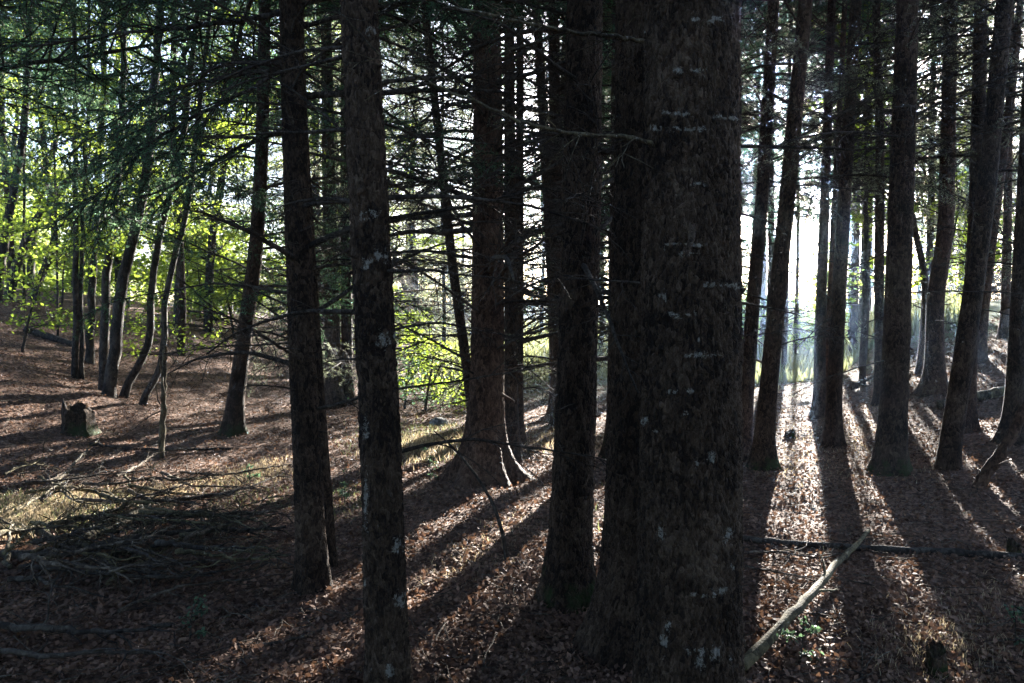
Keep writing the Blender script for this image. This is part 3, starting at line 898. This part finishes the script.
L1 = 'spruce with drooping branches in the thicket behind the centre trunks'
for k, (x, y) in enumerate([(-2.4, 13.2), (-4.1, 15.8), (-2.9, 22), (-5.2, 22), (-1.2, 28), (-4.2, 30), (1.4, 34), (-7, 33), (-2.5, 38)]):
    bgspruce(x, y, (0, 0, 1, 2, 1, 2, 0, 3, 2)[k % 9], random.uniform(.85, 1.1), L1, 'spruces of the centre thicket')
L5 = 'tall conifer whose dark boughs close the view above the bank clump'
for k, (x, y, z_) in enumerate([(-6.1, 13.6, 4.6), (-9.6, 13.6, 4.4), (-11.5, 17, 5.2)]):
    g_ = (x, y, float(ground_h(x, y))); root = empty('spruce_tree', g_, L5, 'tree', 'conifers above the bank clump')
    obj('trunk', PROTO[k % 4][1], root).scale = (.7, .7, .9)
    for q in range(1):
        o = obj('crown', CROWN[(k + q) % 3], root, (0, 0, z_ + q * 1.1)); o.scale = (1.45 - .3 * q, 1.45 - .3 * q, 1.1); o.rotation_euler = (0, 0, k * 1.7 + q * 2.1)
L2 = 'hazy backlit spruce in the stand behind the right slope'
for k, (x, y) in enumerate([(14, 18), (15.5, 27), (16.5, 22), (17.5, 28), (21, 30), (24, 36), (27, 44), (22, 40)]):
    bgspruce(x, y, 1 if y < 26 else 0, random.uniform(.95, 1.2), L2, 'spruces behind the right slope')

# spruces, some added for shade; boughs omitted along sun lines to lit floor spots
LIT = []
for poly, n_, rr in (([(0, 535), (0, 508), (60, 508), (60, 535)], 12, .42), ([(62, 505), (130, 488), (130, 500), (70, 518)], 12, .42), ([(195, 492), (250, 472), (290, 452), (290, 466)], 14, .38), ([(425, 575), (540, 500), (560, 515), (440, 590)], 14, -.12),
                 ([(335, 612), (335, 596), (360, 590), (360, 605)], 3, .12), ([(765, 490), (775, 405), (900, 392), (960, 480)], 90, .3), ([(890, 610), (1024, 560), (1024, 683), (900, 683)], 34, .24),
                 ([(880, 650), (930, 620), (930, 660), (890, 670)], 5, .13), ([(975, 440), (980, 345), (1015, 345), (1010, 430)], 12, .35), ([(430, 455), (430, 432), (560, 425), (560, 440)], 9, .3), ([(835, 515), (880, 500), (960, 470), (960, 490)], 6, .16)):
    for _ in range(n_):
        w_ = rng.dirichlet(np.ones(4) * .8); px_, py_ = np.array(poly).T @ w_
        LIT.append((hit(px_, py_) + np.array([0, 0, .03]), rr))
LT = np.array([q[0] for q in LIT]); LR = np.array([q[1] for q in LIT])
SV = np.array(TO_SUN)
REDM = {'dead': [b_.mesh('dead_branch', [M['twig']]) for b_ in RED['dead']], 'sparse': [b_.mesh('dead_branch', [M['twig'], M['needle_grey']]) for b_ in RED['sparse']],
        'live': [b_.mesh('needled_branch', [M['twig'], M['needle']]) for b_ in RED['live']]}


def opens(P):
    v = P[:, None, :] - LT[None]
    t = v @ SV
    d = np.linalg.norm(v - t[..., None] * SV, axis=-1)
    return bool(((d < LR + .42) & (t > 2)).any())


def sifted(x, y, nb, zdead, mix, label, group, rad=1.9, w=.08, z0=.7, far=False, open_top=False):
    r = np.random.default_rng(int(abs(x * 131 + y * 977)))
    g = np.array([x, y, float(ground_h(x, y))]); H = r.uniform(13, 16)
    root = empty('spruce_tree', g, label, 'tree', group)
    obj('trunk', PROTO[r.integers(4)][1], root).scale = (w / .12, w / .12, H / 14)
    for q in range(nb):
        z = z0 + ((H - 1.5 if far else 9.0) - z0) * (q + r.random()) / nb
        k = 'dead' if z < zdead * r.uniform(.7, 1.3) else mix[r.integers(len(mix))]
        if open_top and z > 4.2 and k == 'live':
            k = ('sparse', 'dead')[r.integers(2)]
        a = r.random() * 6.28; s_ = rad * r.uniform(.6, 1.15) / 1.5 * (1 - .7 * z / H if far else 1); tl_ = r.normal(.0, .16)
        p = g + np.array([.06 * math.cos(a), .06 * math.sin(a), z])
        e = np.array([math.cos(a), math.sin(a), math.tan(tl_)]) * s_ * 1.5
        if opens(np.array([p + e * f - np.array([0, 0, .12 * f * f]) for f in (.25, .45, .65, .85, 1.0)])):
            continue
        o = obj('needled_branch' if k == 'live' else 'dead_branch', REDM[k][r.integers(6)], root)
        o.matrix_local = branch_matrix(Vector(p - g), a, tl_, s_, r.normal(0, .25))
    if far:
        return
    o = obj('crown', CROWN[r.integers(3)], root, (0, 0, 8.6)); o.scale = (.95, .95, (H - 8.6) / 8.5)


for x, y in [(2.0, 12.6), (2.8, 13.3), (3.3, 14.3), (4.2, 16.9), (3.0, 18.6), (4.9, 18.3), (4.0, 22.2), (5.3, 26.2), (6.1, 28.5), (6.7, 25.2), (5.0, 21.2), (.9, 13.0), (1.6, 15.2), (2.6, 17.2), (3.7, 15.6), (2.5, 20.8), (4.4, 19.4), (3.4, 25), (5.8, 23.5), (5.0, 14.4), (6.9, 20.4)]:  # those hidden behind the thickest trunks are added to block sun from the floor
    sifted(x, y, 78, 1.1, ('live', 'live', 'sparse'), 'dense spruce behind the thickest trunks, closing the view and added to shade the floor', 'dense spruces behind the thickest trunks', open_top=x < 2)
for x, y in [(6.5, 14.8), (7.1, 15.4), (8.3, 17.6), (9.3, 16.6), (9.9, 21.6), (11.2, 20), (11.6, 15.2), (10.8, 24.5), (13.2, 21)]:
    sifted(x, y, 74, 2.6, ('live', 'sparse', 'sparse'), 'thin backlit spruce with bare twigs behind the right-hand trunks', 'thin backlit spruces behind the right-hand trunks', open_top=True)
sifted(7.9, 20.6, 60, 3.2, ('sparse', 'dead'), 'bare-twigged slim spruce standing in the brightest gap', None, 1.7, .06)
for x, y in [(-1.9, 20.5), (-.8, 24)]:
    sifted(x, y, 76, 2.5, ('sparse', 'dead'), 'spruce of fine bare twigs filling the gaps left of the brown centre trunk', 'fine-twigged spruces left of the centre trunk', 1.7, .06)
for x, y in [(10.4, 21.0), (6.3, 13.2), (12.4, 18.0)]:
    sifted(x, y, 70, 3.5, ('sparse', 'dead'), 'spruce of fine bare twigs filling the gaps among the right-hand trunks', 'fine-twigged spruces among the right-hand trunks', 1.6, .06)
for x, y in [(7.0, 16.7), (5.75, 15.6)]:  # added spruces; their high boughs keep sun off the right-hand floor
    sifted(x, y, 34, 1, ('live', 'sparse'), 'slim spruce beside the brightest gap, added with high boughs to shade the floor', 'slim spruces beside the brightest gap', 1.35, .06, z0=2.7)
for x, y in [(8.3, 25.5), (9.2, 28), (13.0, 27), (14.6, 24), (16.2, 26), (15.0, 33), (17.5, 34), (20.5, 34), (9.0, 31), (20.5, 27), (18.5, 40), (9.5, 41)]:
    sifted(x, y, 66, 1.5, ('live', 'sparse', 'sparse'), 'pale distant spruce closing the gaps far behind the right-hand trunks', 'distant spruces behind the right-hand trunks', 2.5, .09, far=True)

L3 = 'distant spruce in the wood edge across the bright meadow'
for k in range(34):
    a = -38 + k * 2.2 + random.uniform(-.8, .8); d = random.uniform(62, 85)
    lowered = .4 if 8 < a < 31 else 1
    bgspruce(d * math.sin(R(a)), d * math.cos(R(a)), k % 4, random.uniform(.9, 1.3) * lowered, L3, 'spruces across the meadow')
L4 = 'unseen spruce added behind and beside the viewpoint to block skylight'
for k, (x, y) in enumerate([(-3, -2.5), (2.5, -3), (-.5, -5.5), (5, -6), (-5.5, -6), (-6.5, -1), (6.5, -1.5), (-7.5, 3), (8, 2.5), (1.8, -8), (-3, -9), (10, -4), (-10, -4)]):  # out-of-view spruces added to keep skylight off the trunk fronts
    bgspruce(x, y, (3, 1)[k % 2], random.uniform(.95, 1.15), L4, 'unseen added spruces around the viewpoint')

# ------------------------------------------------------------------ sticks, logs, stumps on the ground
def stick(label, pix, r0, r1, name='fallen_branch', cat='branch', matn='dead', group=None, lift=0.0, twigs=0, seed=0, sides=8, lifts=None, wig=.5, tl=.35):
    r = np.random.default_rng(seed + 900)
    P = np.array([hit(*p) for p in pix])
    P[:, 2] += (np.array(lifts) if lifts is not None else lift) + r0 * .5
    n = max(10, len(P) * 5)
    cum = np.concatenate([[0], np.cumsum(np.linalg.norm(np.diff(P, axis=0), axis=1))]); cum /= cum[-1]
    tt = np.linspace(0, 1, n)
    path = np.stack([np.interp(tt, cum, P[:, k]) for k in range(3)], -1)
    for _ in range(2):
        path[1:-1] = (path[:-2] + 2 * path[1:-1] + path[2:]) / 4
    path += r.normal(0, r0 * wig, path.shape) * np.array([1, 1, .5])
    g = path[0].copy(); path -= g
    b = Buf(); rad = np.linspace(r0, r1, n) * (1 + .08 * r.normal(size=n))
    tube(b, path, rad, sides)
    # close the ends
    for e, q in ((0, -1), (-1, 1)):
        d = unit(path[e] - path[e - q if e == 0 else e - 1]) if e == -1 else unit(path[0] - path[1])
        tube(b, [path[e] - d * .001, path[e] + d * rad[e] * .25], [rad[e] * .98, rad[e] * .1], sides)
    for k in range(twigs):
        p, d = sample(path, .1 + .88 * r.random())
        sp = wander(p, d + r.normal(0, .7, 3) * np.array([1, 1, .35]), tl * r.uniform(.3, 1.1), 6, .2, -.15, r)
        tube(b, sp, np.linspace(max(.003, r0 * .4), .0015, 7), 4)
        for q in range(3):
            p2, d2 = sample(sp, .2 + .75 * r.random())
            tube(b, wander(p2, d2 + r.normal(0, .7, 3) * np.array([1, 1, .4]), tl * .35, 3, .2, 0, r), (.003, .0025, .002, .001), 3)
    o = obj(name, b.mesh(name, [M[matn]], True), None, g)
    return tag(o, label, cat, group)


stick('pale debarked pole lying aslant at the bottom right', [(742, 676), (790, 632), (835, 580), (855, 555), (868, 537)], .026, .013, 'fallen_pole', 'pole', 'pale', lifts=[.03, .06, .07, .05, .03], wig=.13, sides=14, seed=1, twigs=2)
stick('long thin dark log lying level across the lower right', [(740, 541), (800, 547), (860, 551), (930, 555), (1000, 559), (1060, 564)], .02, .03, 'fallen_log', 'log', 'twig', wig=.15, sides=12, seed=2, lift=.01)
stick('short fallen log on the right slope behind the leaning trunk', [(938, 409), (965, 404), (990, 398), (1012, 393)], .07, .06, 'fallen_log', 'log', 'deadmoss', wig=.1, sides=14, seed=3, lift=.01)
stick('bare forked fallen limb behind the meadow pair', [(852, 392), (866, 384), (885, 376), (905, 372)], .045, .02, 'fallen_log', 'log', 'dead', twigs=5, seed=4, lift=.05)
stick('twiggy dead branch crossing the dark log beside the thickest trunk', [(742, 560), (780, 558), (820, 566), (850, 558)], .009, .004, matn='dead', twigs=8, seed=5, lift=.04)
stick('thin forked twig branch below the long dark log', [(745, 572), (790, 580), (825, 590)], .008, .003, matn='dead', twigs=6, seed=6, lift=.03)
stick('dark fallen branch on the leaves at the foot of the bank', [(90, 446), (130, 450), (170, 452), (232, 450)], .02, .012, matn='twig', twigs=6, seed=7, lift=.01)
stick('dark log lying on top of the left bank', [(26, 332), (50, 340), (74, 347)], .07, .06, 'fallen_log', 'log', 'twig', seed=8, wig=.1)
stick('bowed dead branch on the floor between the slim and lichened trunks', [(255, 650), (300, 642), (335, 628), (362, 612)], .009, .005, matn='dead', seed=9, lift=.015)
stick('dead branch with a fork left of the standing dark trunk', [(520, 448), (535, 455), (552, 458)], .012, .006, matn='twig', seed=10, twigs=4, lift=.03)

# arched bare sapling stem that springs from the floor before the centre trunk
a0 = hit(507, 560); Yd = a0[1]
P = np.array([a0] + [at(x, y, Yd + k * .05) for k, (x, y) in enumerate([(503, 535), (494, 505), (478, 478), (460, 455), (445, 440), (434, 431)])])
tt = np.linspace(0, len(P) - 1, 24); path = np.stack([np.interp(tt, np.arange(len(P)), P[:, k]) for k in range(3)], -1) - a0
b = Buf(); tube(b, path, np.linspace(.014, .004, 24), 7)
for k in range(8):
    p, d = sample(path, .3 + .65 * rng.random())
    tube(b, wander(p, d + rng.normal(0, .4, 3), .14, 4, .15), (.003, .0025, .002, .0015, .001), 3)
tag(obj('bare_stem', b.mesh('bare_stem', [M['twig']]), None, a0), 'thin bare stem arching up from the leaves before the centre trunk', 'stem')

# leaning dead stem at the right edge
a0 = hit(975, 487); Yd = a0[1]
P = np.array([a0 - np.array([0, 0, .08])] + [at(x, y, Yd) for (x, y) in [(985, 474), (1000, 455), (1013, 435), (1022, 412), (1040, 385), (1070, 340)]])
tt = np.linspace(0, len(P) - 1, 24); path = np.stack([np.interp(tt, np.arange(len(P)), P[:, k]) for k in range(3)], -1) - a0
b = Buf(); tube(b, path, np.linspace(.05, .035, 24) * (1 + .1 * rng.normal(size=24)), 9)
for k in range(7):
    p, d = sample(path, .2 + .75 * rng.random())
    tube(b, wander(p, d + rng.normal(0, .6, 3), .6, 5, .15), (.008, .006, .004, .003, .002, .001), 4)
tag(obj('leaning_snag', b.mesh('leaning_snag', [M['bark_red']], True), None, a0), 'broken dead stem leaning out past the right edge', 'dead stem')

# thin snag on the left slope
a0 = hit(161, 458); Yd = a0[1]
P = np.array([a0 - np.array([0, 0, .05])] + [at(x, y, Yd) for (x, y) in [(162, 430), (164, 400), (163, 375), (165, 345)]])
tt = np.linspace(0, 4, 20); path = np.stack([np.interp(tt, np.arange(5), P[:, k]) for k in range(3)], -1) - a0
b = Buf(); tube(b, path + rng.normal(0, .006, path.shape), np.linspace(.035, .022, 20) * (1 + .1 * rng.normal(size=20)), 8)
for k in range(7):
    p, d = sample(path, .3 + .68 * rng.random())
    tube(b, wander(p, d * .3 + rng.normal(0, .6, 3), .6, 5, .15), (.007, .006, .004, .003, .002, .001), 4)
tag(obj('dead_sapling', b.mesh('dead_sapling', [M['deadmoss']], True), None, a0), 'slender lichened dead sapling standing below the bank clump', 'sapling')


def stump(label, px, py, wpx, hpx, seed, matn='bark_moss', name='tree_stump'):
    r = np.random.default_rng(seed)
    g = hit(px, py); rr = wpx / 2 / F * g[1]; h = hpx / F * g[1]
    b = Buf(); n = 28; th = np.arange(n) * 6.2832 / n
    rings = []
    for z, s in ((-.1, 1.35), (0, 1.25), (.12, 1.05), (.4, .95), (.75, .92), (1.0, .9)):
        jag = (.10 * np.sin(3 * th + seed) + .07 * np.sin(7 * th + 2 * seed) + .04 * r.normal(size=n) + .2 * np.cos(th + seed)) * h * (z > .9)
        rad = rr * s * (1 + .1 * np.cos(5 * th + seed) + .04 * r.normal(size=n))
        rings.append(np.stack([rad * np.cos(th), rad * np.sin(th), z * h + jag], -1))
    rings.append(np.stack([rr * .6 * np.cos(th), rr * .6 * np.sin(th), np.full(n, h * .8) + r.normal(0, .06, n) * h], -1))
    rings.append(np.stack([rr * .05 * np.cos(th), rr * .05 * np.sin(th), np.full(n, h * .7)], -1))
    v = np.array(rings); i = np.arange(len(rings) - 1)[:, None] * n; j = np.arange(n)[None, :]; jn = (j + 1) % n
    b.add(v, np.stack([i + j, i + jn, i + n + jn, i + n + j], -1))
    tag(obj(name, b.mesh(name, [M[matn]], False), None, g), label, 'stump')


stump('dark rotten stump on the leafy slope below the bank clump', 78, 432, 30, 26, 3)
stump('small stump at the end of the dark log near the right edge', 1013, 556, 13, 14, 4)
stump('short broken stump in sunlit leaves at the bottom right', 936, 672, 20, 24, 5)
stump('low stump on the sunlit floor between the right-hand trunks', 790, 437, 10, 6, 6)

# pale stone in the clearing
g = hit(440, 424)
import bmesh
bm = bmesh.new(); bmesh.ops.create_icosphere(bm, subdivisions=3, radius=.14)
for v in bm.verts:
    v.co *= 1 + .25 * noise.noise(v.co * 9); v.co.z *= .55
me = bpy.data.meshes.new('pale_stone'); bm.to_mesh(me); bm.free(); me.materials.append(M['stone'])
tag(obj('pale_stone', me, None, (g[0], g[1], g[2] + .01)), 'pale stone in the grass by the green shrub', 'stone')

# brush pile on the left
PILE = [
    ('longest crooked branch across the left brush pile', [(0, 566), (70, 560), (150, 545), (200, 540), (285, 538)], .022, .008, 'twig'),
    ('branch bowed over the sunlit grass in the brush pile', [(-10, 548), (40, 536), (90, 528), (140, 512), (175, 495)], .018, .010, 'deadmoss'),
    ('forked branch with a hooked end in the brush pile', [(40, 545), (75, 556), (95, 562), (112, 580)], .018, .009, 'deadmoss'),
    ('thick pale branch through the middle of the brush pile', [(60, 560), (90, 548), (125, 535), (150, 515), (140, 505)], .022, .013, 'deadmoss'),
    ('short white broken splinter standing on the brush pile', [(122, 476), (128, 484), (132, 492)], .011, .006, 'pale'),
    ('pale straight stick on the far edge of the brush pile', [(130, 490), (160, 497), (205, 502)], .012, .006, 'pale'),
    ('long stick pointing right from the brush pile to the slim trunk', [(100, 580), (170, 570), (240, 566), (290, 560)], .010, .005, 'dead'),
    ('dark stick crossing the near side of the brush pile', [(20, 575), (100, 582), (160, 588), (215, 582)], .012, .006, 'twig'),
    ('mossy green bowed stick in front of the brush pile', [(102, 580), (110, 566), (130, 562), (152, 562)], .017, .010, 'deadmoss'),
    ('long low branch lying in shade at the bottom left', [(0, 640), (70, 645), (120, 648), (175, 640)], .014, .007, 'twig'),
    ('thin branch across the dark floor at the bottom left corner', [(-10, 662), (50, 672), (110, 665), (160, 668)], .012, .006, 'twig'),
    ('twiggy branch in the shade left of the slim trunk', [(120, 622), (150, 608), (180, 597), (240, 590)], .009, .004, 'dead'),
]
for k, (lb, px, r0, r1, mt) in enumerate(PILE):
    stick(lb, px, r0 * 1.25, r1 * 1.2, matn=mt, seed=20 + k, twigs=5, lift=.03 + .05 * rng.random(), wig=.45)
GL = 'bare crooked stick tangled in the brush pile at left'
rng = np.random.default_rng(41)
for k in range(70):
    px, py = rng.uniform(-10, 190), (rng.uniform(512, 596) if k % 4 else rng.uniform(486, 512))
    py = py - .12 * px + 10
    a = rng.normal(-.16, .42); ln = rng.uniform(40, 130)
    q = [(px + ln * t * math.cos(a), py + ln * t * math.sin(a) * .55 + rng.normal(0, 3)) for t in (0, .33, .66, 1)]
    stick(GL, q, rng.uniform(.007, .02), .004, matn=['dead', 'twig', 'deadmoss', 'dead', 'pale'][k % 5], seed=60 + k, twigs=6, lift=rng.uniform(.01, .24), wig=.5, tl=.28, group='sticks of the brush pile')

# ------------------------------------------------------------------ grass and small plants
def blades(buf, cx, cy, n, hgt, spread, m=0, w=.006):
    x = cx + rng.normal(0, spread, n); y = cy + rng.normal(0, spread, n)
    z = ground_h(x, y); h = hgt * rng.uniform(.4, 1.2, n); a = rng.random(n) * 6.28
    lean = rng.normal(0, .35, (n, 2)) * h[:, None]
    s = np.stack([np.cos(a), np.sin(a), 0 * a], -1) * w
    b0 = np.stack([x, y, z - .01], -1); m0 = b0 + np.stack([lean[:, 0] * .35, lean[:, 1] * .35, h * .6], -1); t0 = b0 + np.stack([lean[:, 0], lean[:, 1], h], -1)
    v = np.stack([b0 - s, b0 + s, m0 + s * .8, m0 - s * .8, t0 + s * .1, t0 - s * .1], 1)
    i = np.arange(n)[:, None] * 6
    buf.add(v, np.concatenate([i + np.array([[0, 1, 2, 3]]), i + np.array([[3, 2, 4, 5]])]), m)


B = Buf()
for k in range(130):
    g = hit(rng.uniform(-5, 120) ** 1, rng.uniform(496, 536)); blades(B, g[0], g[1], 10, .075, .10, w=.003)
for k in range(60):
    g = hit(rng.uniform(205, 290), rng.uniform(480, 512)); blades(B, g[0], g[1], 7, .05, .12, w=.003)
for k in range(50):
    g = hit(rng.uniform(330, 360), rng.uniform(485, 520)); blades(B, g[0], g[1], 8, .05, .14, w=.003)
for k in range(160):
    g = hit(rng.uniform(385, 470), rng.uniform(424, 455)); blades(B, g[0], g[1], 16, .06, .28, w=.003)
for k in range(40):
    g = hit(rng.uniform(610, 640), rng.uniform(470, 560)); blades(B, g[0], g[1], 6, .08, .08, w=.004)
tag(obj('floor_grass', B.mesh('floor_grass', [M['floor_grass']])), 'sparse short grass growing through the leaves', 'grass', kind='stuff')
B = Buf()
def strew(poly, cnt, per, hgt, spread, w):
    for _ in range(cnt):
        px_, py_ = np.array(poly).T @ rng.dirichlet(np.ones(len(poly)) * .9)
        g_ = hit(px_, py_); blades(B, g_[0], g_[1], per, hgt, spread, w=w)
strew([(-10, 540), (-10, 500), (110, 492), (70, 532)], 200, 24, .07, .12, .0025)
strew([(70, 510), (130, 486), (215, 476), (200, 494), (100, 520)], 90, 16, .05, .12, .0025)
strew([(195, 490), (245, 470), (292, 450), (292, 470), (230, 492)], 110, 18, .05, .14, .0025)
strew([(420, 580), (540, 500), (565, 512), (440, 592)], 60, 8, .04, .12, .0022)
strew([(385, 470), (385, 440), (470, 428), (470, 455)], 120, 16, .08, .2, .003)
strew([(520, 455), (520, 432), (600, 425), (600, 450)], 90, 12, .06, .2, .003)
strew([(880, 640), (1030, 560), (1030, 690), (890, 690)], 110, 10, .05, .12, .002)
strew([(765, 490), (775, 405), (900, 395), (940, 480)], 120, 8, .045, .2, .003)
tag(obj('dry_grass', B.mesh('dry_grass', [M['straw']])), 'pale dry grass standing thin in the sunlit places', 'grass', kind='stuff')
B = Buf()
n = 26000
y = 14 + 46 * rng.random(n) ** 1.5; x = rng.uniform(-.12, .62, n) * y
keep = (x / y > .26) | (y > 15)
x, y = x[keep], y[keep]
for c in range(1):
    z = ground_h(x, y); nn = len(x); h = rng.uniform(.08, .5, nn) * (.35 + 1.3 * (vnoise(x * .5, y * .5) + .5)); a = rng.random(nn) * 6.28
    lean = rng.normal(0, .25, (nn, 2)) * h[:, None]; s = np.stack([np.cos(a), np.sin(a), 0 * a], -1) * (.012 + .0006 * y)[:, None]
    b0 = np.stack([x, y, z - .02], -1); m0 = b0 + np.stack([lean[:, 0] * .35, lean[:, 1] * .35, h * .6], -1); t0 = b0 + np.stack([lean[:, 0], lean[:, 1], h], -1)
    v = np.stack([b0 - s, b0 + s, m0 + s * .8, m0 - s * .8, t0 + s * .1, t0 - s * .1], 1); i = np.arange(nn)[:, None] * 6
    B.add(v, np.concatenate([i + np.array([[0, 1, 2, 3]]), i + np.array([[3, 2, 4, 5]])]))
tag(obj('meadow_grass', B.mesh('meadow_grass', [M['grass']])), 'tall bright grass of the sunlit meadow beyond the trees', 'grass', kind='stuff')

# ------------------------------------------------------------------ haze
if HAZE > 0:
    bm = bmesh.new(); bmesh.ops.create_cube(bm, size=1)
    me = bpy.data.meshes.new('haze'); bm.to_mesh(me); bm.free()
    m, nt, N, L = mat('haze'); out = N.new('ShaderNodeOutputMaterial'); pv = N.new('ShaderNodeVolumePrincipled')
    pv.inputs['Color'].default_value = (.42, .64, 1, 1); pv.inputs['Density'].default_value = HAZE; pv.inputs['Anisotropy'].default_value = .92
    L.new(pv.outputs[0], out.inputs['Volume'])
    me.materials.append(m)
    o = obj('haze', me); o.location = (0, 30, 9.5); o.scale = (220, 150, 25)
    tag(o, 'thin sunlit haze in the air of the forest', 'haze', kind='stuff')
